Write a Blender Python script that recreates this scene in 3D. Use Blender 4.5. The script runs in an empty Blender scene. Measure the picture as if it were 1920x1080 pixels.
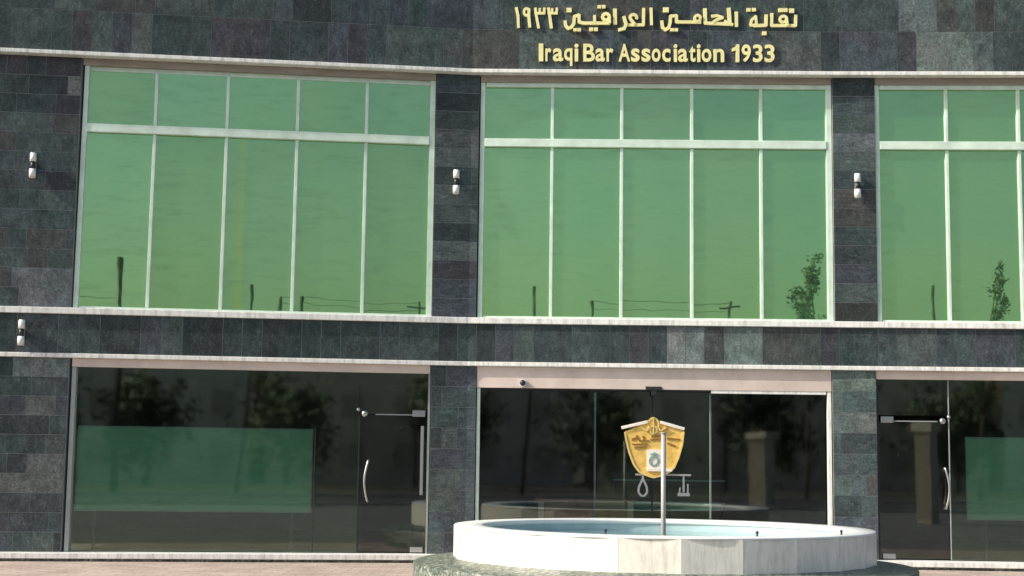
import bpy, bmesh, math, random
from mathutils import Vector, Matrix
R = math.radians
random.seed(7)
S = bpy.context.scene
COL = S.collection

# ------------------------------------------------------------------ camera, sky, sun, exposure
F_PX, YAW, PITCH, ROLL, CAM_Z = 2786.45, -0.0213, 0.11446, -0.01295, 1.5154
def cam_axis(u, v, w):
    cr, sr = math.cos(ROLL), math.sin(ROLL)
    x = u*cr + v*sr; z2 = -u*sr + v*cr
    cp, sp = math.cos(PITCH), math.sin(PITCH)
    y = w*cp - z2*sp; z = w*sp + z2*cp
    cy, sy = math.cos(YAW), math.sin(YAW)
    return Vector((x*cy + y*sy, -x*sy + y*cy, z))
cam = bpy.data.objects.new('camera', bpy.data.cameras.new('camera'))
COL.objects.link(cam); S.camera = cam
right, up, fwd = cam_axis(1, 0, 0), cam_axis(0, 1, 0), cam_axis(0, 0, 1)
cam.matrix_world = Matrix(((right.x, up.x, -fwd.x, 0), (right.y, up.y, -fwd.y, -24.0),
                           (right.z, up.z, -fwd.z, CAM_Z), (0, 0, 0, 1)))
cam.data.sensor_width = 36; cam.data.lens = F_PX/1920*36
cam.data.clip_end = 2000

SUN_PHI, SUN_EL = R(15), R(34)          # sun stands to the left, slightly in front of the facade
sd = Vector((-math.cos(SUN_PHI)*math.cos(SUN_EL), -math.sin(SUN_PHI)*math.cos(SUN_EL), math.sin(SUN_EL)))
W = bpy.data.worlds.new('World'); S.world = W; W.use_nodes = True
nt = W.node_tree; nt.nodes.clear()
sky = nt.nodes.new('ShaderNodeTexSky'); sky.sky_type = 'NISHITA'; sky.sun_disc = False
sky.sun_elevation = SUN_EL; sky.sun_rotation = math.atan2(sd.x, sd.y)
sky.dust_density = 3.8; sky.air_density = 1.05; sky.ozone_density = 1.0
bg = nt.nodes.new('ShaderNodeBackground'); bg.inputs['Strength'].default_value = 0.14
wo = nt.nodes.new('ShaderNodeOutputWorld')
nt.links.new(sky.outputs[0], bg.inputs[0]); nt.links.new(bg.outputs[0], wo.inputs[0])
sl = bpy.data.lights.new('sun', 'SUN'); sl.energy = 4.8; sl.angle = R(0.5); sl.color = (1, .95, .86)
so = bpy.data.objects.new('sun', sl); COL.objects.link(so)
so.rotation_euler = sd.to_track_quat('Z', 'Y').to_euler()
S.view_settings.view_transform = 'Standard'; S.view_settings.look = 'None'
S.view_settings.exposure = 0.42; S.view_settings.gamma = 1.0
try: S.cycles.max_bounces = 10; S.cycles.transparent_max_bounces = 16
except Exception: pass

# ------------------------------------------------------------------ node helpers and materials
class N:
    def __init__(s, name):
        s.m = bpy.data.materials.new(name); s.m.use_nodes = True
        s.t = s.m.node_tree; s.t.nodes.clear()
        s.out = s.t.nodes.new('ShaderNodeOutputMaterial')
    def n(s, kind, ins=None, **kw):
        o = s.t.nodes.new('ShaderNode'+kind)
        for k, v in kw.items(): setattr(o, k, v)
        for k, v in (ins or {}).items():
            if hasattr(v, 'is_linked') or isinstance(v, bpy.types.NodeSocket): s.t.links.new(v, o.inputs[k])
            else: o.inputs[k].default_value = v
        return o
    def coord(s, scale=(1, 1, 1), which='Object'):
        c = s.n('TexCoord'); mp = s.n('Mapping', {'Vector': c.outputs[which], 'Scale': scale}); return mp.outputs[0]
    def noise(s, vec, scale, detail=4, rough=.55):
        return s.n('TexNoise', {'Vector': vec, 'Scale': scale, 'Detail': detail, 'Roughness': rough}).outputs[0]
    def ramp(s, fac, stops):
        r = s.n('ValToRGB', {'Fac': fac}); e = r.color_ramp.elements
        while len(e) < len(stops): e.new(.5)
        for i, (p, c) in enumerate(stops):
            e[i].position = p; e[i].color = (c[0], c[1], c[2], 1) if hasattr(c, '__len__') else (c, c, c, 1)
        return r.outputs[0]
    def mul(s, a, b, fac=1.0, mode='MULTIPLY'):
        m = s.n('MixRGB', {'Fac': fac}, blend_type=mode)
        for i, v in ((1, a), (2, b)):
            if isinstance(v, bpy.types.NodeSocket): s.t.links.new(v, m.inputs[i])
            else: m.inputs[i].default_value = (*v, 1)
        return m.outputs[0]
    def bump(s, h, strength, dist=.01):
        return s.n('Bump', {'Height': h, 'Strength': strength, 'Distance': dist}).outputs[0]
    def done(s, sh):
        s.t.links.new(sh, s.out.inputs[0]); return s.m
    def bsdf(s, col, rough=.5, metal=0., normal=None, spec=.5):
        p = s.n('BsdfPrincipled', {'Roughness': rough, 'Metallic': metal, 'Specular IOR Level': spec})
        if isinstance(col, bpy.types.NodeSocket): s.t.links.new(col, p.inputs['Base Color'])
        else: p.inputs['Base Color'].default_value = (*col, 1)
        if normal is not None: s.t.links.new(normal, p.inputs['Normal'])
        return p.outputs[0]

def mat_stone(name, st):
    a = N(name)
    att = a.n('Attribute', attribute_name='tile')
    v = a.coord((1, 1, 1))
    big = a.ramp(a.noise(v, 3.2, 6, .65), [(.3, .66), (.72, 1.34)])
    vs = a.coord(st)
    streak = a.ramp(a.noise(vs, 7, 6, .75), [(.3, .6), (.5, .95), (.72, 1.5)])
    fine = a.ramp(a.noise(v, 34, 4, .7), [(.32, .55), (.68, 1.5)])
    tint = a.ramp(a.noise(v, 1.7, 4, .6), [(.35, (1.05, .98, .97)), (.5, (1, 1, 1)), (.66, (.92, 1.03, 1.0))])
    c = a.mul(att.outputs['Color'], big); c = a.mul(c, streak); c = a.mul(c, fine); c = a.mul(c, tint)
    fleck = a.ramp(a.noise(a.coord((1, 1, .6)), 30, 3, .7), [(.60, 0), (.72, .42)])
    c = a.mul(c, (.20, .215, .21), fleck, 'MIX')
    vein = a.ramp(a.noise(a.coord((2, 2, 1.1)), 5.5, 8, .8), [(.66, 0), (.76, .5)])
    c = a.mul(c, (.20, .22, .215), vein, 'MIX')
    rg = a.n('MapRange', {'Value': a.noise(v, 11, 3), 'To Min': .26, 'To Max': .5})
    return a.done(a.bsdf(c, rg.outputs[0], normal=a.bump(a.noise(v, 60, 3), .12, .004), spec=.25))
def mat_simple(name, col, rough=.5, metal=0., var=.15, scale=3., bump=0., spec=.5, stretch=(1, 1, 1)):
    a = N(name); v = a.coord(stretch)
    f = a.ramp(a.noise(v, scale, 6, .65), [(.3, 1-var), (.7, 1+var*.5)])
    c = a.mul(col, f)
    nm = a.bump(a.noise(v, scale*9, 3), bump, .01) if bump else None
    return a.done(a.bsdf(c, rough, metal, nm, spec))
def mat_marble(name, col, dirt=.5):
    a = N(name); att = a.n('Attribute', attribute_name='tile')
    v = a.coord((1, 1, 1))
    c = a.mul(att.outputs['Color'], col)
    c = a.mul(c, a.ramp(a.noise(v, 2.2, 6, .7), [(.3, .86), (.7, 1.04)]))
    d = a.ramp(a.noise(a.coord((3, 3, .5)), 5, 6, .7), [(.45, 1.0), (.75, 1-dirt*.6)])
    c = a.mul(c, d)
    return a.done(a.bsdf(c, .32, normal=a.bump(a.noise(v, 40), .05)))
def mat_glass_up():
    a = N('green_mirror_glass'); att = a.n('Attribute', attribute_name='tile')
    v = a.coord((1, 1, 1))
    c = a.mul((.345, .555, .262), att.outputs['Color'])
    c = a.mul(c, a.ramp(a.noise(v, .8, 4, .6), [(.3, (.93, .97, .97)), (.7, (1.06, 1.02, .98))]))
    blind_streaks = a.ramp(a.noise(a.coord((1.6, 1.6, 8)), 1.3, 5, .6), [(.50, 0), (.72, .22)])  # pale level streaks imitating blinds seen in the glass, painted by noise
    gl = a.n('BsdfGlossy', {'Color': c, 'Roughness': .012, 'Normal': a.bump(a.noise(v, 1.1, 2), .02, .05)})
    df = a.n('BsdfDiffuse', {'Color': (.125, .285, .14, 1)})
    fa = a.n('Math', {0: blind_streaks, 1: .18}, operation='ADD')
    mx = a.n('MixShader', {0: fa.outputs[0], 1: gl.outputs[0], 2: df.outputs[0]})
    return a.done(mx.outputs[0])
def mat_glass_low(name, refl, trans, tint):
    a = N(name); v = a.coord((1, 1, 1))
    nm = a.bump(a.noise(v, 1.0, 2), .014, .05)
    fr = a.n('Fresnel', {'IOR': 1.5})
    fa = a.n('Math', {0: fr.outputs[0], 1: refl}, operation='ADD')
    gl = a.n('BsdfGlossy', {'Color': (*tint, 1), 'Roughness': .03, 'Normal': nm})
    tr = a.n('BsdfTransparent', {'Color': (*trans, 1)})
    mx = a.n('MixShader', {0: fa.outputs[0], 1: tr.outputs[0], 2: gl.outputs[0]})
    # thin film of dust
    du = a.ramp(a.noise(a.coord((2, 2, 1.2)), 2.0, 6, .65), [(.5, .0), (.8, .025)])
    df = a.n('BsdfDiffuse', {'Color': (.35, .34, .30, 1)})
    m2 = a.n('MixShader', {0: du, 1: mx.outputs[0], 2: df.outputs[0]})
    return a.done(m2.outputs[0])
def mat_pave():
    a = N('pink_paving'); v = a.coord((1, 1, 1))
    b = a.n('TexBrick', {'Vector': v, 'Color1': (.36, .275, .23, 1), 'Color2': (.43, .345, .295, 1), 'Mortar': (.25, .21, .18, 1),
                         'Scale': 1.0, 'Mortar Size': .012, 'Brick Width': .4, 'Row Height': .2})
    c = a.mul(b.outputs[0], a.ramp(a.noise(v, 1.4, 6, .7), [(.3, .72), (.7, 1.16)]))
    c = a.mul(c, a.ramp(a.noise(v, 22, 3, .7), [(.3, .8), (.7, 1.15)]))
    return a.done(a.bsdf(c, .8, normal=a.bump(b.outputs[1], -.3, .01)))
def mat_granite():
    a = N('speckled_green_granite'); v = a.coord((1, 1, 1))
    c = a.ramp(a.noise(v, 17, 4, .8), [(.36, (.02, .028, .022)), (.5, (.10, .12, .095)), (.64, (.34, .36, .30))])
    c = a.mul(c, a.ramp(a.noise(v, 2.5, 4), [(.3, .7), (.7, 1.2)]))
    return a.done(a.bsdf(c, .4))
def mat_water():
    a = N('pool_water'); v = a.coord((1, 1, 1))
    gl = a.n('BsdfGlossy', {'Color': (1, 1, 1, 1), 'Roughness': .03, 'Normal': a.bump(a.noise(v, 6, 3), .12, .03)})
    df = a.n('BsdfDiffuse', {'Color': (.13, .22, .23, 1)})
    fr = a.n('Fresnel', {'IOR': 1.33})
    return a.done(a.n('MixShader', {0: fr.outputs[0], 1: df.outputs[0], 2: gl.outputs[0]}).outputs[0])
def mat_leaf(name, c1, c2):
    a = N(name); v = a.coord((1, 1, 1))
    return a.done(a.bsdf(a.ramp(a.noise(v, 2.5, 3), [(.35, c1), (.65, c2)]), .7))

M = dict(
    stone=mat_stone('dark_stone_tiles', (2.0, 2.0, 1.0)), stone_h=mat_stone('dark_stone_tiles_cross_grain', (.9, .9, 3.2)),
    mortar=mat_simple('tile_grout', (.23, .25, .24), .8),
    backing=mat_simple('rendered_wall', (.35, .34, .31), .85, bump=.2),
    white=mat_marble('white_trim_stone', (.88, .87, .81), .8),
    beige=mat_simple('beige_painted_panel', (.66, .55, .48), .55, var=.2, scale=1.6),
    alu=mat_simple('pale_window_aluminium', (.66, .80, .67), .4, .0, var=.22, scale=3),
    dull_grey=mat_simple('dull_grey_metal', (.26, .28, .28), .55, .1),
    grey_alu=mat_simple('grey_aluminium', (.34, .38, .36), .4, .3),
    glass_up=mat_glass_up(),
    glass_low=mat_glass_low('dark_shop_glass', .065, (.85, .92, .88), (.80, .93, .80)),
    glass_door=mat_glass_low('dark_door_glass', .03, (.82, .85, .85), (.9, .95, .92)),
    gold=mat_simple('pale_gold_letters', (.93, .85, .40), .42, .15, var=.12, scale=6),
    crest_gold=mat_simple('yellow_gold_shield', (.80, .52, .13), .5, .1, var=.3, scale=9),
    crest_dark=mat_simple('brown_gold_relief', (.30, .15, .03), .5, .2),
    crest_pale=mat_simple('pale_gold_relief', (.88, .66, .24), .4, .35),
    crest_white=mat_simple('cream_enamel', (.82, .76, .66), .4),
    crest_green=mat_simple('grey_green_enamel', (.25, .38, .32), .4),
    steel=mat_simple('brushed_steel', (.46, .46, .45), .34, .9, var=.1),
    dark_metal=mat_simple('black_metal', (.03, .03, .032), .45, .3),
    pole=mat_simple('pink_grey_pipe', (.38, .355, .34), .55, .2, var=.12, scale=5),
    lampw=mat_simple('white_lamp_metal', (.80, .79, .77), .35, .1),
    basin=mat_marble('white_marble_slabs', (.86, .83, .75)),
    rim=mat_simple('white_marble_rim', (.80, .82, .80), .3, var=.1, scale=4),
    liner=mat_simple('pale_blue_pool_liner', (.36, .50, .51), .5, var=.15, scale=4),
    granite=mat_granite(), water=mat_water(), pave=mat_pave(),
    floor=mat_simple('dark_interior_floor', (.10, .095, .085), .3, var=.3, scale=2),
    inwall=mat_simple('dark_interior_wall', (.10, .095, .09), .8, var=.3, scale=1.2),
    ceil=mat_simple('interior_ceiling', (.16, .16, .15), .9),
    desk=mat_simple('red_brown_desk', (.40, .22, .16), .45, var=.25, scale=4),
    paper=mat_simple('pale_paper', (.7, .7, .66), .7),
    film=mat_simple('frosted_green_film', (.27, .54, .38), .35, var=.14, scale=2.2, stretch=(1, 1, 5)),
    ground=mat_simple('dusty_ground', (.09, .085, .06), .9, var=.3, scale=.4),
    court=mat_simple('grey_court_paving', (.17, .165, .155), .85, var=.25, scale=1.5),
    asphalt=mat_simple('worn_asphalt', (.07, .068, .065), .85, var=.25, scale=1.5),
    kerb=mat_simple('concrete_kerb', (.38, .36, .33), .8),
    far_wall=mat_simple('brown_street_wall', (.70, .60, .48), .85, var=.25, scale=.6),
    far_wall2=mat_simple('grey_brown_street_wall', (.68, .62, .52), .85, var=.25, scale=.5),
    far_win=mat_simple('dull_shutters', (.44, .39, .31), .6),
    far_dark=mat_simple('dark_opening', (.02, .02, .022), .4),
    wood=mat_simple('tree_bark', (.09, .065, .045), .9, var=.3, scale=6),
    pillar=mat_simple('cream_stone_pillar', (.62, .55, .42), .75, var=.2, scale=3),
    leaf=mat_leaf('dusty_tree_leaves', (.03, .055, .02), (.07, .10, .045)),
)

# ------------------------------------------------------------------ facade geometry
# The facade bends inwards: the left bay is turned about 8 degrees, the right bay about 1.5 degrees.
K1, XK, K2, XK2 = 0.14461, -1.21225, 0.0262, 4.70
def plan(x): return -K1*max(0., XK-x) - K2*max(0., x-XK2)
def P(x, z, o): return Vector((x, plan(x)-o, z))        # along the wall, height, distance in front of the wall plane

class MB:
    def __init__(s): s.v = []; s.f = []; s.c = []; s.mi = []; s.sm = []
    def face(s, pts, col=(1, 1, 1), mi=0, smooth=False):
        i = len(s.v); s.v += [tuple(p) for p in pts]; s.f.append(tuple(range(i, i+len(pts)))); s.c.append(col); s.mi.append(mi); s.sm.append(smooth)
    def box(s, a, b, col=(1, 1, 1), mi=0):
        (x0, y0, z0), (x1, y1, z1) = a, b
        c = [(x0, y0, z0), (x1, y0, z0), (x1, y1, z0), (x0, y1, z0), (x0, y0, z1), (x1, y0, z1), (x1, y1, z1), (x0, y1, z1)]
        s.hexa(c, col, mi)
    def hexa(s, c, col=(1, 1, 1), mi=0):
        for q in ((0, 1, 5, 4), (1, 2, 6, 5), (2, 3, 7, 6), (3, 0, 4, 7), (4, 5, 6, 7), (3, 2, 1, 0)):
            s.face([c[k] for k in q], col, mi)
    def fbox(s, x0, x1, z0, z1, o0, o1, col=(1, 1, 1), mi=0, top=None, x0t=None, x1t=None):
        """a box along the facade from offset o0 (back) to o1 (front), bent where the facade bends"""
        xs = [x0]+[k for k in (XK, XK2) if x0+1e-4 < k < x1-1e-4]+[x1]
        for i, (a, b) in enumerate(zip(xs[:-1], xs[1:])):
            at = x0t if (i == 0 and x0t is not None) else a
            bt = x1t if (i == len(xs)-2 and x1t is not None) else b
            c = [P(a, z0, o1), P(b, z0, o1), P(b, z0, o0), P(a, z0, o0), P(at, z1, o1), P(bt, z1, o1), P(bt, z1, o0), P(at, z1, o0)]
            fs = [(0, 1, 5, 4), (2, 3, 7, 6), (4, 5, 6, 7), (3, 2, 1, 0)]
            if i == 0: fs.append((3, 0, 4, 7))
            if i == len(xs)-2: fs.append((1, 2, 6, 5))
            for q in fs: s.face([c[k] for k in q], col, mi)
    def tube(s, a, b, r0, r1=None, n=12, col=(1, 1, 1), mi=0, caps=True):
        a, b = Vector(a), Vector(b); r1 = r0 if r1 is None else r1
        d = (b-a).normalized(); u = d.orthogonal().normalized(); w = d.cross(u)
        ra = [a+(u*math.cos(t)+w*math.sin(t))*r0 for t in [2*math.pi*i/n for i in range(n)]]
        rb = [b+(u*math.cos(t)+w*math.sin(t))*r1 for t in [2*math.pi*i/n for i in range(n)]]
        for i in range(n): s.face([ra[i], ra[(i+1) % n], rb[(i+1) % n], rb[i]], col, mi, True)
        if caps: s.face(ra[::-1], col, mi); s.face(rb, col, mi)
    def path(s, pts, r, n=10, col=(1, 1, 1), mi=0):
        """a round bar swept along a polyline"""
        pts = [Vector(p) for p in pts]; rings = []; u = None
        for k, p in enumerate(pts):
            d = (pts[min(k+1, len(pts)-1)]-pts[max(k-1, 0)]).normalized()
            u = d.orthogonal().normalized() if u is None else (u-d*u.dot(d)).normalized()
            w = d.cross(u); rings.append([p+(u*math.cos(2*math.pi*i/n)+w*math.sin(2*math.pi*i/n))*r for i in range(n)])
        for ra, rb in zip(rings[:-1], rings[1:]):
            for i in range(n): s.face([ra[i], ra[(i+1) % n], rb[(i+1) % n], rb[i]], col, mi, True)
        s.face(rings[0][::-1], col, mi); s.face(rings[-1], col, mi)
    def sphere(s, c, r, n=14, m=8, sc=(1, 1, 1), col=(1, 1, 1), mi=0):
        c = Vector(c)
        g = [[c+Vector((r*sc[0]*math.sin(math.pi*j/m)*math.cos(2*math.pi*i/n), r*sc[1]*math.sin(math.pi*j/m)*math.sin(2*math.pi*i/n), r*sc[2]*math.cos(math.pi*j/m))) for i in range(n)] for j in range(m+1)]
        for j in range(m):
            for i in range(n):
                q = [g[j+1][i], g[j+1][(i+1) % n], g[j][(i+1) % n], g[j][i]]
                if j == 0: q = q[:3]
                if j == m-1: q = q[1:]
                s.face(q, col, mi, True)
    def prism(s, outline, z_of, o0, o1, col=(1, 1, 1), mi=0):
        """outline: list of (x, z) on the facade, counter-clockwise seen from the street"""
        fr = [P(x, z, o1) for x, z in outline]; bk = [P(x, z, o0) for x, z in outline]
        s.face(fr, col, mi); s.face(bk[::-1], col, mi)
        n = len(fr)
        for i in range(n): s.face([bk[i], bk[(i+1) % n], fr[(i+1) % n], fr[i]], col, mi)
    def ring(s, c, prof, n=96, col=None, mi=0, smooth=True):
        """surface of revolution round a vertical axis; prof = [(radius, z), ...]"""
        for i in range(n):
            t0, t1 = 2*math.pi*i/n, 2*math.pi*(i+1)/n
            for (ra, za), (rb, zb) in zip(prof[:-1], prof[1:]):
                q = [(c[0]+ra*math.cos(t0), c[1]+ra*math.sin(t0), za), (c[0]+ra*math.cos(t1), c[1]+ra*math.sin(t1), za),
                     (c[0]+rb*math.cos(t1), c[1]+rb*math.sin(t1), zb), (c[0]+rb*math.cos(t0), c[1]+rb*math.sin(t0), zb)]
                if ra < 1e-6: q = q[1:]
                if rb < 1e-6: q = q[:3]
                s.face(q, col(i, n) if col else (1, 1, 1), mi, smooth)
    def build(s, name, mats, parent=None, bevel=0, weld=False, smooth_angle=None):
        me = bpy.data.meshes.new(name); me.from_pydata(s.v, [], s.f); me.update()
        at = me.color_attributes.new('tile', 'FLOAT_COLOR', 'CORNER')
        k = 0
        for p in me.polygons:
            p.material_index = s.mi[p.index]; p.use_smooth = s.sm[p.index]
            for _ in p.vertices: at.data[k].color = (*s.c[p.index], 1); k += 1
        if not isinstance(mats, (list, tuple)): mats = [mats]
        for m in mats: me.materials.append(m)
        bm = bmesh.new(); bm.from_mesh(me)
        bmesh.ops.remove_doubles(bm, verts=bm.verts, dist=1e-5)
        bm.to_mesh(me); bm.free()
        o = bpy.data.objects.new(name, me); COL.objects.link(o)
        if parent: o.parent = parent
        if bevel:
            b = o.modifiers.new('bevel', 'BEVEL'); b.width = bevel; b.segments = 2; b.limit_method = 'ANGLE'
        return o
def tag(o, label=None, cat=None, group=None, kind=None):
    if label: o['label'] = label
    if cat: o['category'] = cat
    if group: o['group'] = group
    if kind: o['kind'] = kind
    return o
def empty(name, loc=(0, 0, 0)):
    e = bpy.data.objects.new(name, None); COL.objects.link(e); e.location = loc; e.empty_display_size = .2; return e
def local(mb, loc):
    l = Vector(loc); mb.v = [tuple(Vector(v)-l) for v in mb.v]; return mb

# ------------------------------------------------------------------ setting: ground, forecourt, road
GZ = -0.13
g = MB(); g.face([(-700, -700, GZ-.05), (700, -700, GZ-.05), (700, 700, GZ-.05), (-700, 700, GZ-.05)])
tag(g.build('ground', M['ground']), kind='structure')
g = MB(); g.face([(-30, -5.2, GZ), (30, -5.2, GZ), (30, 1.5, GZ), (-30, 1.5, GZ)])
tag(g.build('forecourt_paving', M['pave']), kind='structure')
g = MB(); g.face([(-200, -40, GZ-.04), (200, -40, GZ-.04), (200, -28, GZ-.04), (-200, -28, GZ-.04)])
tag(g.build('road', M['asphalt']), kind='structure')
g = MB(); g.face([(-40, -27.8, GZ-.02), (40, -27.8, GZ-.02), (40, -5.2, GZ-.02), (-40, -5.2, GZ-.02)])
tag(g.build('parking_court', M['court']), kind='structure')
g = MB(); g.box((-200, -28.0, GZ-.049), (200, -27.8, GZ+.08)); g.box((-200, -40.2, GZ-.049), (200, -40.0, GZ+.08))
tag(g.build('kerb', M['kerb']), kind='structure')

# ------------------------------------------------------------------ the office building
B = empty('office_building', (1.5, 0, 0))
tag(B, 'two storey office building clad in dark green stone tiles with wide green glass windows', 'building')
def bpart(mb, name, mats, parent=None, **kw):
    o = mb.build(name, mats, None, **kw)
    o.parent = parent or B
    if o.parent == B: o.matrix_parent_inverse = Matrix.Translation(-Vector((1.5, 0, 0)))
    return o

TONES = [((.055, .071, .075), 7), ((.045, .063, .062), 6), ((.058, .069, .080), 4), ((.054, .054, .062), 2.2),
         ((.065, .084, .080), 4), ((.038, .049, .051), 4), ((.080, .096, .093), 1.4), ((.060, .063, .060), 2)]
def tone(boost=1.0, light=.03):
    if random.random() < light: c = random.choice([(.15, .175, .16), (.135, .15, .155), (.165, .175, .17)])
    else: c = random.choices([t[0] for t in TONES], [t[1] for t in TONES])[0]
    f = .93*boost*random.uniform(.88, 1.12)
    return tuple(k*f for k in c)
def tile_wall(mb, x0, x1, z0, z1, o, rows, widths, boost=1.0, light=.02, over=(), gap=.009, lean=None):
    """stone facing: one thin slab per tile (index 0) in front of a grout backing (index 1)"""
    mb.fbox(x0, x1, z0, z1, o-.25, o-.004, (1, 1, 1), 1)
    for ri, (ra, rb) in enumerate(rows):
        x = x0; first = True
        while x < x1-1e-4:
            w = random.choice(widths)
            if first and len(widths) > 1: w *= random.uniform(.5, 1); first = False
            xe = min(x+w, x1)
            if x1-xe < .10: xe = x1
            col = tone(boost, light)
            for (ox0, ox1, oz0, oz1, oc) in over:
                cx, cz = (x+xe)/2, (ra+rb)/2
                if ox0 <= cx <= ox1 and oz0 <= cz <= oz1: col = oc
            e = [o+random.uniform(-.0012, .0012) for _ in range(4)]
            xa, xb = x+gap/2, xe-gap/2
            if xa < XK < xb:      # tile split exactly at the bend
                segs = [(xa, XK), (XK, xb)]
            elif xa < XK2 < xb: segs = [(xa, XK2), (XK2, xb)]
            else: segs = [(xa, xb)]
            for a, b in segs:
                mb.face([P(a, ra+gap/2, e[0]), P(b, ra+gap/2, e[1]), P(b, rb-gap/2, e[2]), P(a, rb-gap/2, e[3])], col)
            x = xe
def rows_of(z0, z1, h, jitter=0):
    n = max(1, round((z1-z0)/h)); return [(z0+(z1-z0)*i/n, z0+(z1-z0)*(i+1)/n) for i in range(n)]

XL, XR = -11.6, 14.6
GW = [(-7.41, -1.81), (-1.07, 4.70), (5.40, 11.23)]      # upper window bays
GL = [(-7.37, -1.80), (-1.06, 4.645), (5.36, 11.20)]     # ground floor bays
LT = (.16, .185, .175)
# upper stone wall above the windows
mb = MB()
tile_wall(mb, XL, XR, 7.88, 9.97, .10, [(7.88, 8.56), (8.56, 9.26), (9.26, 9.97)], [.31, .31, .31, .62, .93],
          over=[(6.15, 6.55, 7.9, 8.5, (.115, .14, .13)), (5.75, 6.1, 8.6, 9.2, (.10, .122, .12)), (6.6, 7.2, 7.9, 8.5, (.082, .10, .098))])
bpart(mb, 'upper_stone_wall', [M['stone'], M['mortar']])
# stone band between the storeys
mb = MB()
tile_wall(mb, XL, XR, 3.07, 3.68, .03, [(3.07, 3.68)], [.30, .31, .31, .32, .62], boost=1.0,
          over=[(2.15, 2.48, 3, 4, (.15, .175, .17)), (3.08, 3.44, 3, 4, (.135, .165, .155)), (2.5, 3.05, 3, 4, (.06, .07, .068)), (3.45, 4.6, 3, 4, (.062, .072, .068))])
bpart(mb, 'stone_band', [M['stone'], M['mortar']])
# piers, upper and lower storey
def pier(xa, xb, z0, z1, widths, h, **kw):
    mb = MB(); tile_wall(mb, xa, xb, z0, z1, 0.0, rows_of(z0, z1, h), widths, **kw)
    return bpart(mb, 'pier', [M['stone_h'] if xa > -5 else M['stone'], M['mortar']])
pier(XL, -7.43, 3.785, 7.812, [.3, .45, .6, .75], .31, over=[(-8.2, -7.44, 3.85, 4.4, (.115, .125, .135)), (-8.45, -8.2, 3.78, 4.1, (.12, .13, .13))], light=.015)
pier(-1.80, -1.09, 3.785, 7.812, [.72], .31, light=.0)
pier(4.71, 5.40, 3.785, 7.812, [.70], .31, light=.0, over=[(4.7, 5.4, 6.55, 6.95, (.10, .115, .125)), (4.7, 5.4, 3.8, 4.1, (.036, .04, .036))])
pier(11.24, XR, 3.785, 7.812, [.3, .45, .6], .31)
pier(XL, -7.41, 0.0, 2.995, [.3, .45, .6, .75], .31, over=[(-8.2, -7.42, 2.55, 2.85, (.13, .16, .155)), (-8.1, -7.45, .8, 1.5, (.10, .115, .112))], light=.02, boost=1.05)
pier(-1.79, -1.07, 0.0, 2.995, [.24, .36, .72], .33, boost=1.25, light=.0)
pier(4.66, 5.355, 0.0, 2.995, [.22, .48, .70], .33, boost=1.5, light=.06, over=[(4.6, 5.4, 2.55, 3, (.12, .155, .135))])
pier(11.21, XR, 0.0, 2.995, [.3, .45, .6], .31)

# white ledges
mb = MB(); mb.fbox(XL, XR, 7.815, 7.878, -.2, .17)
bpart(mb, 'top_ledge', M['white'], bevel=.008)
FASC = mat_simple('grey_brown_fascia', (.33, .28, .23), .6, var=.25, scale=2, stretch=(1, 1, 5))
for xa, xb in ((-7.41, -1.81), (-1.07, 4.695), (5.41, 11.22)):
    mb = MB(); mb.fbox(xa, xb, 7.702, 7.812, -.2, -.01); bpart(mb, 'ledge_fascia', FASC)
mb = MB(); mb.fbox(XL, XR, 3.684, 3.782, -.2, .075)
bpart(mb, 'sill_ledge', M['white'], bevel=.008)
mb = MB(); mb.fbox(XL, XR, 2.998, 3.066, -.2, .06)
bpart(mb, 'lower_ledge', M['white'], bevel=.008)
mb = MB(); mb.fbox(XL, XR, -.085, 0.0-.002, -.25, .26)
bpart(mb, 'threshold_step', M['white'], bevel=.006)
mb = MB(); mb.fbox(XL, XR, GZ-.04, -.087, -.25, .20)
bpart(mb, 'threshold_riser', M['granite'])

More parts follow.
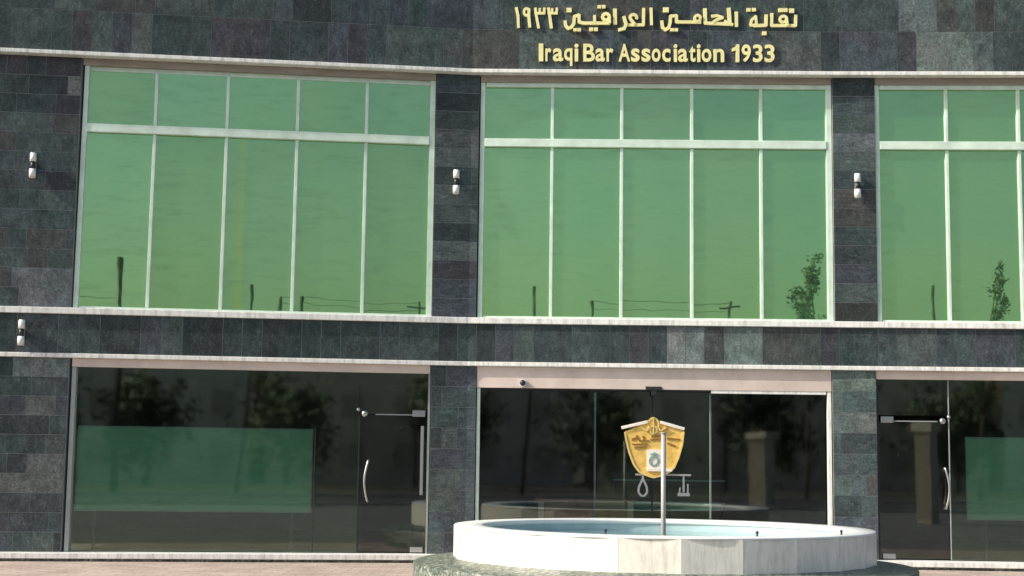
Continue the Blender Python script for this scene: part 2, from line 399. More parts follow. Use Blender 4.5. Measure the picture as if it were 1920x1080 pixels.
# upper windows: glazing (a slab per pane) with frame, transom and mullions as sub-parts
MX = [[-6.2696, -5.1443, -4.0285, -2.9231], [.1183, 1.2631, 2.4159, 3.5486], [6.5688, 7.7348, 8.90, 10.07]]
HW = .025
for bi, ((xa, xb), ms) in enumerate(zip(GW, MX)):
    mb = MB()
    edges = [xa]+ms+[xb]
    for a, b in zip(edges[:-1], edges[1:]):
        for (za, zb) in ((3.79, 6.69), (6.69, 7.70)):
            t = random.uniform(.92, 1.06); tc = (t*random.uniform(.96, 1.04), t, t*random.uniform(.95, 1.05))
            d = [random.uniform(-.0045, .0045) for _ in range(3)]
            c = [P(a, za, -.10+d[0]), P(b, za, -.10+d[1]), P(b, zb, -.10+d[1]+d[2]), P(a, zb, -.10+d[0]+d[2])]
            if bi == 0 and a == ms[1] and za < 5:      # faint curtain seen in the glass, painted on as tinted strips
                cuts = [0, .13, .19, .27, 1]; tints = [(1, 1, 1), (1.07, 1.02, .9), (1.16, 1.05, .82), (1, 1, 1)]
                for u0, u1, tn in zip(cuts[:-1], cuts[1:], tints):
                    mb.face([c[0].lerp(c[1], u0), c[0].lerp(c[1], u1), c[3].lerp(c[2], u1), c[3].lerp(c[2], u0)], tuple(p*q for p, q in zip(tc, tn)))
            else: mb.face(c, tc)
            mb.face([p+Vector((0, .02, 0)) for p in c[::-1]], tc)
    w = bpart(mb, 'window', M['glass_up'])
    fr = MB()
    fr.fbox(xa+.002, xa+.075, 3.784, 7.70, -.16, -.04, x0t=xa+.022 if bi == 0 else None, x1t=xa+.09 if bi == 0 else None)
    fr.fbox(xb-.085, xb-.002, 3.784, 7.70, -.16, -.035)
    fr.fbox(xa+.09, xb-.086, 7.63, 7.70, -.16, -.045 if bi else -.09)
    fr.fbox(xa+.09, xb-.086, 3.784, 3.82, -.16, -.045)
    bpart(fr, 'frame', M['alu'], w)
    tr = MB(); tr.fbox(xa+.077, xb-.087, 6.622, 6.757, -.15, -.022); bpart(tr, 'transom', M['alu'], w, bevel=.006)
    for k, m in enumerate(ms):
        lean = [-.012, -.008, -.005, -.003][k]*(1 if bi == 0 else 0)
        ml = MB()
        ml.fbox(m-HW+lean, m+HW+lean, 3.822, 6.620, -.15, -.05, x0t=m-HW, x1t=m+HW)
        ml.fbox(m-HW, m+HW, 6.759, 7.628, -.15, -.05)
        bpart(ml, 'mullion', M['alu'], w, bevel=.004)

# header strips above the ground floor glass
mb = MB(); mb.fbox(GL[0][0]+.001, GL[0][1]-.012, 2.865, 2.996, -.2, -.015); bpart(mb, 'header_panel', M['beige'])
mb = MB(); mb.fbox(GL[2][0]+.001, GL[2][1], 2.865, 2.996, -.2, -.015); bpart(mb, 'header_panel', M['beige'])
mb = MB(); mb.fbox(GL[1][0]+.001, GL[1][1]-.001, 2.655, 2.996, -.25, -.012); hp = bpart(mb, 'header_panel', M['beige'])
hp['label'] = 'deep beige header panel above the sliding entrance doors'
mb = MB(); mb.fbox(2.72, 4.56, 2.605, 2.653, -.2, -.02); bpart(mb, 'door_track', M['white'], hp)
mb = MB(); mb.fbox(-1.0, 2.715, 2.625, 2.653, -.2, -.06); bpart(mb, 'door_track', M['dark_metal'], hp)

# ground floor glazing
OG = -.12
def pane(name, xa, xb, za, zb, m, o=OG, th=.012, parent=None):
    mb = MB(); mb.fbox(xa, xb, za, zb, o-th, o); return bpart(mb, name, m, parent)
def strip(name, xa, xb, za, zb, m, o0=-.16, o1=-.06, parent=None, bevel=.003):
    mb = MB(); mb.fbox(xa, xb, za, zb, o0, o1); return bpart(mb, name, m, parent, bevel=bevel)
# bay 1: wide pane, transom light over the door, door at its right end
sw = pane('shop_window', -7.30, -2.935, .012, 2.862, M['glass_low'])
strip('jamb', -7.37, -7.305, 0.0, 2.862, M['grey_alu'], -.18, -.03, sw)
strip('glass_joint', -3.625, -3.610, .012, 1.95, M['dark_metal'], -.135, -.118, sw)
pane('transom_pane', -2.93, -1.84, 2.20, 2.862, M['glass_low'])
strip('jamb', -1.838, -1.806, 0.0, 2.862, M['grey_alu'], -.18, -.05)
def glass_door(xa, xb, hinge_left, hx, lean):
    d = pane('door', xa, xb, .02, 2.185, M['glass_door'], -.115)
    s = 1 if hinge_left else -1
    hg = xa if hinge_left else xb
    ha, hb = sorted((hg+s*.04, hg+s*.24))
    strip('patch_fitting', ha, hb, 2.17, 2.27, M['steel'], -.15, -.085, d, .006)
    strip('patch_fitting', ha, hb, .015, .10, M['steel'], -.15, -.085, d, .006)
    op = xb if hinge_left else xa
    mb = MB(); c = P(op-s*.08, 2.205, -.09); mb.sphere(c, .05, sc=(1, .7, 1)); mb.sphere(P(op+s*.02, 2.27, -.10), .032)
    bpart(mb, 'lock_fitting', M['steel'], d)
    strip('top_rail', min(hg, op)+.25, max(hg, op)-.16, 2.188, 2.206, M['grey_alu'], -.14, -.10, d)
    pts = [P(hx, 1.46, -.11), P(hx, 1.45, -.05)]+[P(hx+lean*math.sin(math.pi*i/10), 1.44-.62*i/10, -.05+.02*math.sin(math.pi*i/10)) for i in range(11)]+[P(hx, .82, -.05), P(hx, .81, -.11)]
    mb = MB(); mb.path(pts, .017); bpart(mb, 'handle', M['steel'], d)
    return d
d1 = glass_door(-2.925, -1.845, False, -2.77, -.05)
strip('edge_rail', -1.945, -1.90, .92, 2.02, M['dull_grey'], -.11, -.075, d1)
strip('edge_rail', -2.932, -2.915, .02, 2.19, M['dark_metal'], -.15, -.10, d1)
# bay 2: two side panes and two sliding leaves
pane('side_pane', -1.0, .866, .012, 2.62, M['glass_door'])
pane('side_pane', 2.709, 4.56, .012, 2.60, M['glass_door'])
strip('jamb', -1.055, -1.003, 0.0, 2.65, M['alu'], -.18, -.03)
strip('jamb', 4.585, 4.642, 0.0, 2.65, M['white'], -.18, -.02)
for (xa, xb) in ((.84, 1.775), (1.785, 2.735)):
    d = pane('sliding_door', xa, xb, .012, 2.62, M['glass_low'], -.16)
    e = xa if xa < 1 else xb-.03
    strip('stile', e, e+.03, .012, 2.60, M['grey_alu'], -.185, -.145, d)
    m_ = xb-.012 if xa < 1 else xa
    strip('stile', m_, m_+.012, .012, 2.60, M['dark_metal'], -.18, -.155, d)
# bay 3: door at its left end, wide pane to the right
glass_door(5.40, 6.50, True, 6.44, .05)
pane('transom_pane', 5.40, 6.515, 2.29, 2.862, M['glass_low'])
s3 = pane('shop_window', 6.535, 11.16, .012, 2.862, M['glass_low'])
strip('glass_joint', 6.515, 6.533, .012, 2.862, M['grey_alu'], -.14, -.11, s3)
strip('jamb', 5.362, 5.396, 0.0, 2.862, M['dark_metal'], -.18, -.05)
strip('jamb', 11.165, 11.20, 0.0, 2.862, M['grey_alu'], -.18, -.05)

# body of the building behind the facade
mb = MB(); mb.box((XL, .30, 3.2), (XR, 16, 9.6)); bpart(mb, 'rear_wall', M['backing'])
mb = MB(); mb.box((XL-.0, 7.2, GZ-.04), (XR, 16, 3.19)); bpart(mb, 'rear_wall', M['backing'])
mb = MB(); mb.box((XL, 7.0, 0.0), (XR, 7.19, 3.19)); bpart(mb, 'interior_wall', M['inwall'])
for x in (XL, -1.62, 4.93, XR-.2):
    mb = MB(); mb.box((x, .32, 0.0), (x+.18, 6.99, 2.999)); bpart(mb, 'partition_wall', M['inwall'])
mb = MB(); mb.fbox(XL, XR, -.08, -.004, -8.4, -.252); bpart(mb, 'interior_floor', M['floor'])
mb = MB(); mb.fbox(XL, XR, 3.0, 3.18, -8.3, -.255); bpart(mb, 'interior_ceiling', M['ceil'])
mb = MB(); mb.fbox(XL, XR, 9.605, 9.75, -16, -.16); bpart(mb, 'roof', M['backing'])
mb = MB(); mb.fbox(XL-.05, XR+.05, 9.975, 10.06, -.2, .18); bpart(mb, 'parapet_coping', M['white'])

# ------------------------------------------------------------------ things inside behind the glass
def framed_board(xa, xb, za, zb, label):
    e = empty('display_board', P((xa+xb)/2, 0, -.20)); tag(e, label, 'board')
    off = Vector(e.location)
    mb = MB(); mb.fbox(xa+.02, xb-.02, za+.02, zb-.02, -.22, -.20); local(mb, off).build('panel', M['film'], e)
    mb = MB()
    mb.fbox(xa, xb, za, za+.018, -.225, -.19); mb.fbox(xa, xb, zb-.018, zb, -.225, -.19)
    mb.fbox(xa, xa+.018, za+.019, zb-.019, -.225, -.19); mb.fbox(xb-.018, xb, za+.019, zb-.019, -.225, -.19)
    local(mb, off).build('edge_frame', M['grey_alu'], e)
    for x in (xa+.3, xb-.3):
        mb = MB(); mb.fbox(x-.02, x+.02, .0, za, -.222, -.202); local(mb, off).build('leg', M['dark_metal'], e)
    return e
framed_board(-7.29, -3.66, .62, 1.95, 'long green frosted board behind the left ground floor window')
framed_board(6.80, 10.4, .64, 1.96, 'green frosted board behind the right ground floor window')
dk = empty('reception_desk', (.75, 1.6, 0)); tag(dk, 'reddish brown reception desk seen through the left glass of the entrance', 'desk')
mb = MB(); mb.box((-.85, -.4, .80), (.85, .4, .86)); mb.build('desk_top', M['desk'], dk, bevel=.006)
for x in (-.80, .70):
    mb = MB(); mb.box((x, -.36, 0), (x+.10, .36, .799)); mb.build('side_panel', M['beige'], dk)
mb = MB(); mb.box((-.69, -.30, .12), (.69, -.27, .798)); mb.build('front_panel', M['desk'], dk)
sh = empty('shelf_unit', (2.3, 3.2, 0)); tag(sh, 'low shelf unit with teal glass behind the sliding doors', 'shelf')
for z in (.35, .75, 1.15):
    mb = MB(); mb.box((-1.0, -.2, z), (1.0, .2, z+.03)); mb.build('shelf', M['liner'], sh)
for x in (-1.0, -.02, .96):
    mb = MB(); mb.box((x, -.19, 0), (x+.04, .19, 1.149)); mb.build('upright', M['dark_metal'], sh)

# ------------------------------------------------------------------ sign lettering
SO = .10
def sx(px, py):     # photograph-traced lettering, laid out in metres on the wall
    u = (px-960)/540.; t = (py-10)/115.
    xa = -.5693+(4.1766+.5693)*u; xb = -.556+(4.167+.556)*u
    za = 8.9673+.0317*u; zb = 7.9283+.0357*u
    return xa+(xb-xa)*t, za+(zb-za)*t
SIGN_E = empty('english_lettering', P(1.9, 8.0, SO)); tag(SIGN_E, 'raised pale gold English lettering reading Iraqi Bar Association 1933', 'sign')
GLYPHS = [('I', 1010.3, 1018.9), ('r', 1022.8, 1033.8), ('a', 1036.9, 1056.2), ('q', 1058, 1073.6), ('i', 1077.5, 1085.0),
    ('B', 1094, 1115.8), ('a', 1116.8, 1134.4), ('r', 1137.7, 1150.4), ('A', 1160.3, 1182), ('s', 1183.6, 1200), ('s', 1203.4, 1220),
    ('o', 1222.6, 1239), ('c', 1242, 1257.8), ('i', 1263.6, 1270.4), ('a', 1272, 1290.3), ('t', 1293, 1304.5), ('i', 1307.3, 1314),
    ('o', 1316, 1334.3), ('n', 1338, 1358.3), ('1', 1372.8, 1386.6), ('9', 1391, 1408), ('3', 1412.5, 1430), ('3', 1434, 1452.4)]
ZTOP = {'I': 0, 'B': 0, 'A': 0, '1': 0, '9': 0, '3': 0, 'i': 0, 't': 3}
def glyph(ch, pa, pb):
    cu = bpy.data.curves.new('glyph', 'FONT'); cu.body = ch; cu.size = 1; cu.offset = .022; cu.extrude = .03; cu.resolution_u = 5
    o = bpy.data.objects.new('glyph', cu); COL.objects.link(o)
    bpy.context.view_layer.update()
    me = bpy.data.meshes.new_from_object(o); bpy.data.objects.remove(o); bpy.data.curves.remove(cu)
    xs = [v.co.x for v in me.vertices]; ys = [v.co.y for v in me.vertices]
    x0, x1, y0, y1 = min(xs), max(xs), min(ys), max(ys)
    mid = (pa+pb)/2; sl_ = (mid-1010)*.0042
    base = 115.0+sl_; top = (82.0 if ch in ZTOP else 90.6)+sl_+(ZTOP.get(ch, 0))
    if ch == 'q': base += 8.5
    for v in me.vertices:
        px = pa+(v.co.x-x0)/(x1-x0)*(pb-pa); py = base+(v.co.y-y0)/(y1-y0)*(top-base)
        x, z = sx(px, py)
        p = P(x, z, SO+.006+(v.co.z+.03)*.42)-SIGN_E.location
        v.co = p
    me.materials.clear(); me.materials.append(M['gold'])
    o = bpy.data.objects.new('letter', me); COL.objects.link(o); o.parent = SIGN_E
    return o
def one(pa, pb):
    w = pb-pa; sl_ = ((pa+pb)/2-1010)*.0042; b, t = 115+sl_, 82+sl_
    pts = [(pb-.48*w, b), (pb, b), (pb, t), (pb-.40*w, t), (pb-.55*w, t+4.5), (pa, t+7.5), (pa, t+13), (pb-.48*w, t+11)]
    mb = MB(); mb.prism([sx(*p) for p in pts], None, SO-.002, SO+.03)
    local(mb, SIGN_E.location).build('letter', M['gold'], SIGN_E)
for gl_ in GLYPHS:
    if gl_[0] == '1': one(gl_[1], gl_[2])
    else: glyph(*gl_)

SIGN_A = empty('arabic_lettering', P(1.9, 8.5, SO)); tag(SIGN_A, 'raised pale gold Arabic lettering above the English line on the stone wall', 'sign')
LET = 0
def strokes(kind, base, items, name='letter'):
    """strokes traced as centre lines; each becomes a raised bar with round or square ends"""
    mb = MB(); d = 0
    for it in items:
        if it[0] == 'dot':
            _, cx, cy, r = it
            pts = [(cx-r, cy-r*.85), (cx-r, cy+r*.85), (cx+r, cy+r*.85), (cx+r, cy-r*.85)]
            pts = [sx(base+x/6.4, y/6.4) for x, y in pts]
            mb.prism(pts, None, SO-.002, SO+.028+d*.0009); d += 1
            continue
        w, line = it[0]/2, it[1]
        for (xa, ya), (xb, yb) in zip(line[:-1], line[1:]):
            L_ = math.hypot(xb-xa, yb-ya); ux, uy = (xb-xa)/L_, (yb-ya)/L_
            e = w*.45
            xa2, ya2, xb2, yb2 = xa-ux*e, ya-uy*e, xb+ux*e, yb+uy*e
            nx, ny = -uy*w, ux*w
            pts = [(xa2+nx, ya2+ny), (xb2+nx, yb2+ny), (xb2-nx, yb2-ny), (xa2-nx, ya2-ny)]
            pts = [sx(base+x/6.4, y/6.4) for x, y in pts]
            ar = sum(p[0]*q[1]-q[0]*p[1] for p, q in zip(pts, pts[1:]+pts[:1]))
            if ar < 0: pts = pts[::-1]
            mb.prism(pts, None, SO-.002, SO+.028+d*.0009); d += 1
    local(mb, SIGN_A.location); o = mb.build(name, M['gold'], SIGN_A); return o
def arc(cx, cy, rx, ry, a0, a1, n=10):
    return [(cx+rx*math.cos(R(a0+(a1-a0)*i/n)), cy+ry*math.sin(R(a0+(a1-a0)*i/n))) for i in range(n+1)]
A2, A3 = 940, 1220
strokes('1', A2, [(34, [(180, 95), (200, 190), (205, 330)])], 'numeral')
strokes('9', A2, [(30, arc(302, 145, 30, 42, 0, 360, 12)), (36, [(330, 110), (330, 200), (342, 325)])], 'numeral')
for dx in (0, 150):
    strokes('3', A2, [(32, [(410, 100), (415, 160), (448, 335)] if dx == 0 else [(408, 100), (420, 160), (452, 335)]) if dx == 0 else (36, [(568, 100), (578, 165), (602, 335)]),
                      (30, [(412+dx, 160), (520+dx, 160)]), (28, [(462+dx, 105), (462+dx, 160)]), (30, [(518+dx, 100), (514+dx, 160)])], 'numeral')
# the letters, word by word (each joined run is one piece with its dots)
strokes('qiyin', A2, [(38, [(768, 255), (775, 310), (805, 342), (845, 325), (872, 285), (880, 200), (935, 180), (935, 265), (990, 280), (1300, 280)]),
                      (34, [(1122, 190), (1122, 275)]), (38, arc(1258, 205, 40, 38, 0, 360, 12)), (36, [(1298, 205), (1300, 275)]),
                      ('dot', 815, 125, 30), ('dot', 888, 362, 22), ('dot', 936, 362, 22), ('dot', 1080, 357, 24), ('dot', 1136, 357, 24), ('dot', 1178, 86, 22), ('dot', 1230, 84, 22)])
strokes('alif', A2, [(46, [(1366, 115), (1368, 285)])])
strokes('lamayn', A2, [(36, [(1712, 105), (1708, 300), (1500, 300)]), (36, arc(1588, 212, 40, 34, 20, -200, 10)+[(1560, 240), (1600, 290)]),
                       (38, [(1475, 205), (1500, 290), (1478, 345), (1415, 362)])])
strokes('alif', A2, [(34, [(1800, 100), (1806, 295)])])
strokes('min', A3, [(38, [(138, 255), (146, 330), (180, 360), (220, 330), (238, 270), (242, 195), (312, 190), (314, 265), (600, 268)]),
                    (32, arc(565, 222, 34, 36, 0, 360, 12)), ('dot', 186, 122, 34), ('dot', 258, 362, 22), ('dot', 308, 362, 22)])
strokes('muha', A3, [(44, [(655, 110), (658, 275)]), (40, [(655, 278), (970, 292)]), (34, [(738, 195), (800, 190), (868, 212)]), (34, [(868, 212), (790, 240), (745, 275)]),
                     (44, [(940, 105), (952, 285)]), (34, [(890, 255), (985, 300)])])
strokes('alif', A3, [(40, [(1030, 150), (1032, 315)])])
strokes('ba', A3, [(32, [(1200, 300), (1215, 240), (1262, 195), (1272, 300), (1200, 305)]), (38, [(1240, 310), (1385, 305), (1388, 185)]),
                   ('dot', 1176, 120, 24), ('dot', 1240, 118, 24), ('dot', 1365, 402, 26)])
strokes('niqa', A3, [(36, [(1456, 165), (1452, 308), (1738, 308), (1742, 185)]), (34, arc(1592, 232, 40, 36, 0, 360, 12)), (34, [(1632, 235), (1640, 305)]),
                     ('dot', 1560, 124, 26), ('dot', 1615, 124, 26), ('dot', 1690, 132, 30)])

# ------------------------------------------------------------------ wall lamps, camera, sensor
def wall_lamp(x, z, label):
    e = empty('wall_lamp', P(x, z, 0 if z > 3.7 else .03)); tag(e, label, 'wall lamp', 'up and down wall lamps')
    y0 = -.085
    mb = MB(); mb.tube((0, y0, .06), (0, y0, .19), .050, n=20); mb.tube((0, y0, .19), (0, y0, .20), .044, n=20); mb.build('upper_shade', M['lampw'], e)
    mb = MB(); mb.tube((0, y0, -.19), (0, y0, -.06), .052, n=20); mb.tube((0, y0, -.20), (0, y0, -.19), .044, n=20); mb.build('lower_shade', M['lampw'], e)
    mb = MB(); mb.tube((0, y0, -.058), (0, y0, .058), .036, n=16); mb.build('lamp_body', M['dark_metal'], e)
    mb = MB(); mb.box((-.03, y0+.03, -.05), (.03, .0, .05)); mb.build('wall_bracket', M['grey_alu'], e)
wall_lamp(-8.076, 6.02, 'white up and down wall lamp high on the left stone pier beside the left window')
wall_lamp(-8.112, 3.37, 'white up and down wall lamp on the stone band at the far left')
wall_lamp(-1.442, 5.994, 'white up and down wall lamp on the pier between left and middle windows')
wall_lamp(5.086, 5.996, 'white up and down wall lamp on the pier between middle and right windows')
e = empty('security_camera', P(-.319, 2.735, -.012)); tag(e, 'small dome security camera on the beige header panel', 'camera')
mb = MB(); mb.tube((0, 0, 0), (0, -.03, 0), .062, n=20); mb.build('base', M['lampw'], e)
mb = MB(); mb.sphere((0, -.04, 0), .048); mb.build('dome', M['dark_metal'], e)
e = empty('door_sensor', P(1.79, 2.66, -.012)); tag(e, 'black door sensor above the sliding doors', 'sensor')
mb = MB(); mb.box((-.13, -.06, -.02), (.13, 0, .04)); mb.build('housing', M['dark_metal'], e, bevel=.008)
mb = MB(); mb.box((-.04, -.05, -.10), (.04, -.01, -.022)); mb.build('lens', M['dark_metal'], e)

# ------------------------------------------------------------------ gold shield emblem on the sliding doors
EM = empty('emblem', P(1.795, 1.7, -.14)); tag(EM, 'gold shield emblem with hanging scales on the glass entrance doors', 'emblem')
def ex(X, Y): return 1.795+(X/4.5+1130-1226)*.00854, 2.22-(Y/4.5+760-781)*.0085
def ep(name, polys, o0, o1, m, bevel=0):
    mb = MB(); d = 0
    for pl in polys:
        pts = [ex(*p) for p in pl]
        ar = sum(p[0]*q[1]-q[0]*p[1] for p, q in zip(pts, pts[1:]+pts[:1]))
        if ar < 0: pts = pts[::-1]
        mb.prism(pts, None, o0, o1+d*.0009); d += 1
    local(mb, EM.location); return mb.build(name, m, EM, bevel=bevel)
def bar(a, b, w):
    L_ = math.hypot(b[0]-a[0], b[1]-a[1]); nx, ny = -(b[1]-a[1])/L_*w/2, (b[0]-a[0])/L_*w/2
    return [(a[0]+nx, a[1]+ny), (b[0]+nx, b[1]+ny), (b[0]-nx, b[1]-ny), (a[0]-nx, a[1]-ny)]
def chain(pts, w): return [bar(a, b, w) for a, b in zip(pts[:-1], pts[1:])]
ep('shield', [[(430, 95), (370, 140), (280, 185), (190, 225), (200, 300), (225, 400), (262, 500), (310, 565), (370, 592), (430, 615), (500, 596), (560, 570), (610, 530), (650, 440), (680, 330), (694, 215), (600, 180), (500, 135)]], -.155, -.115, M['crest_gold'], .006)
ep('shield_border', chain([(192, 228), (203, 300), (228, 400), (265, 498), (312, 562), (372, 590), (432, 610), (496, 594), (560, 566), (606, 528), (645, 440), (676, 330), (690, 220)], 15), -.114, -.104, M['crest_pale'])
ep('top_bar', [bar((163, 192), (385, 138), 26)], -.118, -.085, M['crest_white'], .004)
ep('top_bar', [bar((492, 140), (696, 196), 26)], -.118, -.085, M['crest_white'], .004)
ep('crest', chain(arc(432, 165, 44, 60, -200, 20, 8), 16)+chain(arc(432, 205, 30, 36, 0, 360, 8), 13)+[bar((432, 100), (432, 235), 13)]
   + chain([(330, 190), (380, 215), (400, 180)], 13)+chain([(540, 185), (490, 215), (470, 180)], 13), -.114, -.098, M['crest_pale'])
ep('inscription', [bar((250, 292), (290, 280), 20), bar((290, 255), (305, 290), 16), bar((345, 260), (355, 292), 16), bar((310, 300), (395, 300), 13), bar((415, 262), (495, 258), 16),
                   bar((405, 290), (490, 285), 12), bar((545, 275), (660, 285), 12), bar((550, 318), (620, 342), 14), bar((250, 330), (380, 325), 9), bar((270, 360), (370, 350), 8)], -.114, -.106, M['crest_dark'])
ep('plaque', [[(378, 372), (498, 372), (498, 548), (378, 548)]], -.1135, -.100, M['crest_white'])
ep('plaque_seal', chain(arc(436, 470, 36, 40, 0, 360, 12), 16)+[bar((436, 395), (436, 425), 14), bar((405, 410), (468, 410), 8)], -.0995, -.094, M['crest_green'])
ep('plaque_base', [bar((380, 545), (592, 545), 24)], -.1132, -.085, M['crest_white'])
ep('scale_beam', [bar((282, 586), (752, 586), 15)], -.135, -.116, M['pole'])
ep('scale_pan', chain([(345, 590), (345, 620), (312, 690), (308, 735), (330, 765), (360, 765), (382, 735), (378, 690), (345, 620)], 17), -.138, -.118, M['dull_grey'])
ep('scale_pan', [bar((690, 590), (690, 730), 15), bar((640, 750), (742, 750), 28), bar((725, 660), (725, 735), 12), bar((660, 690), (655, 735), 11)], -.138, -.118, M['dull_grey'])

# ------------------------------------------------------------------ fountain
BX, BY, BR = 1.582, -4.318, 2.718
FO = empty('fountain_basin', (BX, BY, GZ)); tag(FO, 'round white marble fountain basin on a dark granite plinth before the entrance', 'fountain')
def fpart(mb, name, m, parent=None, **kw):
    o = local(mb, FO.location).build(name, m, parent or FO, **kw); return o
NS = 192
random.seed(11)
NF = 24        # the wall is faced with flat marble slabs
slab = [random.choice([(.98, .98, .95), (.98, .95, .92), (.96, .96, .94), (.97, .97, .94)]) for _ in range(NF)]
mb = MB(); rw = 2.700/math.cos(math.pi/NF)
for i in range(NF):
    t0, t1 = 2*math.pi*(i+.002)/NF, 2*math.pi*(i+.998)/NF
    c = [(BX+rw*math.cos(t), BY+rw*math.sin(t), z) for z in (.20, .642) for t in (t0, t1)]
    mb.face([c[0], c[1], c[3], c[2]], slab[i])
mb.ring((BX, BY), [(2.690, .20), (2.690, .64)], NS, lambda i, n: (.8, .78, .74)); fpart(mb, 'wall', M['basin'])
mb = MB(); mb.ring((BX, BY), [(2.659, .635), (BR-.004, .636), (BR, .640), (BR, .656), (BR-.006, .662), (2.36, .662), (2.345, .655), (2.345, .60), (2.36, .594)], NS)
fpart(mb, 'rim', M['rim'])
mb = MB(); mb.ring((BX, BY), [(2.36, .61), (2.36, .0)], NS); fpart(mb, 'inner_wall', M['liner'])
mb = MB(); mb.ring((BX, BY), [(2.362, .50), (0, .50)], NS); fpart(mb, 'water', M['water'])
mb = MB(); mb.ring((BX, BY), [(2.658, .262), (3.22, .195), (3.235, .185), (3.235, GZ-.03)], NS); fpart(mb, 'plinth', M['granite'])
for (x, y) in ((2.5, -6.55), (.75, -6.5), (3.6, -5.9)):
    mb = MB(); mb.tube((x, y, .40), (x, y, .70), .012, n=8); mb.sphere((x, y, .705), .02, 8, 6); fpart(mb, 'water_nozzle', M['dark_metal'])
pp = empty('fountain_pipe', (1.60, BY, .50)); tag(pp, 'upright pinkish grey pipe standing in the middle of the fountain basin', 'pipe')
mb = MB(); mb.tube((0, 0, -.45), (0, 0, 1.37), .032, n=20); mb.build('pipe', M['pole'], pp)
mb = MB(); mb.tube((0, 0, 1.37), (0, 0, 1.385), .041, n=20); mb.build('cap', M['pole'], pp)

# ------------------------------------------------------------------ across the street: mirrored in the glass
def street_building(x0, x1, h, m, label, depth=12, y=-70):
    b = empty('street_building', ((x0+x1)/2, y, GZ)); tag(b, label, 'building', 'buildings across the street')
    w = (x1-x0)/2
    mb = MB(); mb.box((-w, -depth, -.05), (w, 0, h)); mb.box((-w-.1, -depth-.1, h+.002), (w+.1, .15, h+.25)); mb.build('wall', m, b)
    n = max(2, int((x1-x0)/3.2))
    for fl in range(int(h//3.1)):
        for i in range(n):
            cx = -w+(i+.5)*(x1-x0)/n
            mb = MB(); mb.box((cx-.7, -.02, 1.0+fl*3.1), (cx+.7, .04, 2.5+fl*3.1)); mb.build('window', M['far_win'], b)
street_building(-44, -21, 7.6, M['far_wall'], 'brown two storey building across the street, mirrored at the far left')
street_building(-20, 2, 8.0, M['far_wall2'], 'grey brown two storey building across the street, mirrored in the left ground floor glass')
street_building(3, 24, 7.4, M['far_wall'], 'brown two storey building across the street, mirrored in the entrance glass')
street_building(25, 48, 8.2, M['far_wall2'], 'grey brown two storey building across the street, mirrored at the right')
def tree(name, loc, h, crown, nleaf, ls, label, group, branches=7, trunk=.12, seed=1, lean=(0, 0)):
    rd = random.Random(seed)
    t = empty(name, loc); tag(t, label, 'tree', group)
    mb = MB(); pts = [Vector((lean[0]*(k/5)**1.5+rd.uniform(-.05, .05)*k, lean[1]*(k/5)**1.5, h*.93*k/5)) for k in range(6)]
    for k in range(5): mb.tube(pts[k], pts[k+1], trunk*(1-.16*k), trunk*(1-.16*(k+1)), n=8)
    cl = []
    for b in range(branches):
        f = crown[3]+(1-crown[3])*b/branches
        a = rd.uniform(0, 6.28); base = pts[0].lerp(pts[5], min(1, f))
        L_ = rd.uniform(.5, 1.0)
        tip = base+Vector((math.cos(a)*crown[0]*L_, math.sin(a)*crown[1]*L_, crown[2]*rd.uniform(.5, 1.1)))
        mb.tube(base, tip, trunk*.35, trunk*.08, n=6)
        for q in (.45, .7, 1.0): cl.append(base.lerp(tip, q))
    cl.append(pts[5])
    mb.build('trunk', M['wood'], t)
    mb = MB()
    for i in range(nleaf):
        c = rd.choice(cl)+Vector((rd.gauss(0, .35)*crown[4], rd.gauss(0, .35)*crown[4], rd.gauss(0, .4)*crown[4]))
        d1 = Vector((rd.gauss(0, 1), rd.gauss(0, 1), rd.gauss(0, 1))).normalized(); d2 = d1.orthogonal().normalized()
        s_ = ls*rd.uniform(.6, 1.3)
        mb.face([c-d1*s_, c+d2*s_*.5, c+d1*s_, c-d2*s_*.5])
    mb.build('crown', M['leaf'], t)
tree('slender_tree', (12.2, -44.9, GZ), 11.0, (.75, .6, 1.7, .40, .36), 1500, .11, 'slender sparse tree mirrored at the right end of the middle window', 'sparse trees across the street', 12, .11, 3, (.5, 0))
tree('slender_tree', (17.6, -45.0, GZ), 10.5, (.7, .6, 1.6, .40, .34), 1400, .11, 'slender sparse tree mirrored in the right upper window', 'sparse trees across the street', 11, .11, 5, (.4, 0))
rd = random.Random(4)
for k, x in enumerate([-27, -19, -11.5, -4, 3.5, 11, 19, 27]):
    tree('street_tree', (x+rd.uniform(-1, 1), -58+rd.uniform(-1, 1), GZ), rd.uniform(4.2, 5.6), (2.4, 2.2, 1.6, .3, 1.6), 1500, .26,
         'dark bushy street tree mirrored in the ground floor glass', 'bushy trees across the street', 11, .2, 20+k)
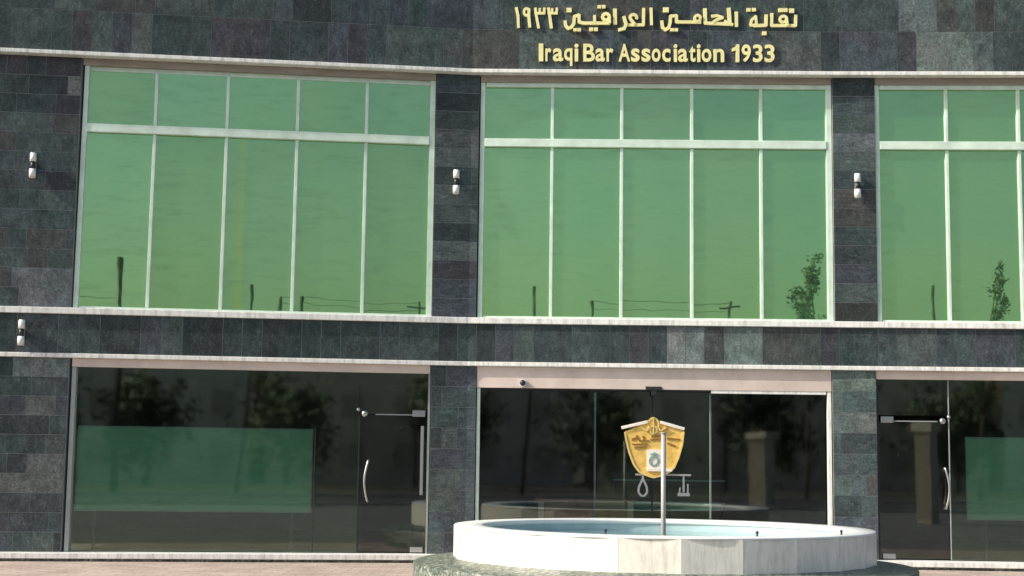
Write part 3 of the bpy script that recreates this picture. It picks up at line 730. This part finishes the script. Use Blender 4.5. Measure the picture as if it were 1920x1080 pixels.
def pole(x, y, h, r, label, lean=0, arms=()):
    e = empty('utility_pole', (x, y, GZ)); tag(e, label, 'pole', 'poles across the street')
    mb = MB(); mb.tube((0, 0, -.03), (lean, 0, h), r, r*.75, n=12); mb.build('shaft', M['dark_metal'], e)
    for z in arms:
        mb = MB(); mb.box((-.6+lean, -.05, z-.05), (.6+lean, .05, z+.05)); mb.build('cross_arm', M['dark_metal'], e)
pole(-6.35, -45.7, 10.4, .17, 'thick dark utility pole mirrored in the left pane of the left window', )
pole(-.9, -45.4, 9.6, .10, 'leaning dark utility pole mirrored in the left window', .75)
pole(3.0, -60, 10.7, .13, 'short looking dark pole mirrored in the middle window', -.15)
pole(10.3, -60, 10.7, .10, 'dark pole with cross arm mirrored in the middle window', 0, (10.4,))
pole(16.1, -45.5, 9.8, .09, 'thin dark pole mirrored beside a mullion of the right window', 0)
def wire(a, b, sag, label):
    mb = MB(); a, b = Vector(a), Vector(b)
    pts = [a.lerp(b, t/12)-Vector((0, 0, sag*4*(t/12)*(1-t/12))) for t in range(13)]
    mb.path(pts, .014, 6)
    tag(mb.build('overhead_wire', M['dark_metal']), label, 'wire', 'overhead wires')
wire((3.0, -60, 10.55), (10.3, -60, 10.5), .15, 'upper overhead wire mirrored in the middle window')
wire((3.0, -60, 10.2), (10.3, -60, 10.1), .2, 'lower overhead wire mirrored in the middle window')
wire((-16, -45.7, 9.3), (-6.35, -45.7, 8.4), .2, 'overhead wire mirrored in the left window')
def gate_pillar(x, y, label):
    e = empty('gate_pillar', (x, y, GZ)); e.rotation_euler.z = R(38); tag(e, label, 'pillar', 'gate pillars')
    mb = MB(); mb.box((-.36, -.36, -.05), (.36, .36, 2.55)); 
    for k in range(5): mb.box((-.36+.16*k, .361, 0.1), (-.30+.16*k, .40, 2.5))
    mb.build('shaft', M['pillar'], e)
    mb = MB(); mb.box((-.50, -.50, 2.552), (.50, .50, 2.82)); mb.build('cap', M['pillar'], e, bevel=.03)
    return e
gate_pillar(8.7, -35, 'cream gate pillar with broad cap mirrored in the entrance glass')
gate_pillar(9.9, -18.5, 'cream fluted gate pillar mirrored in the right glass door').scale = (.62, .62, 1)
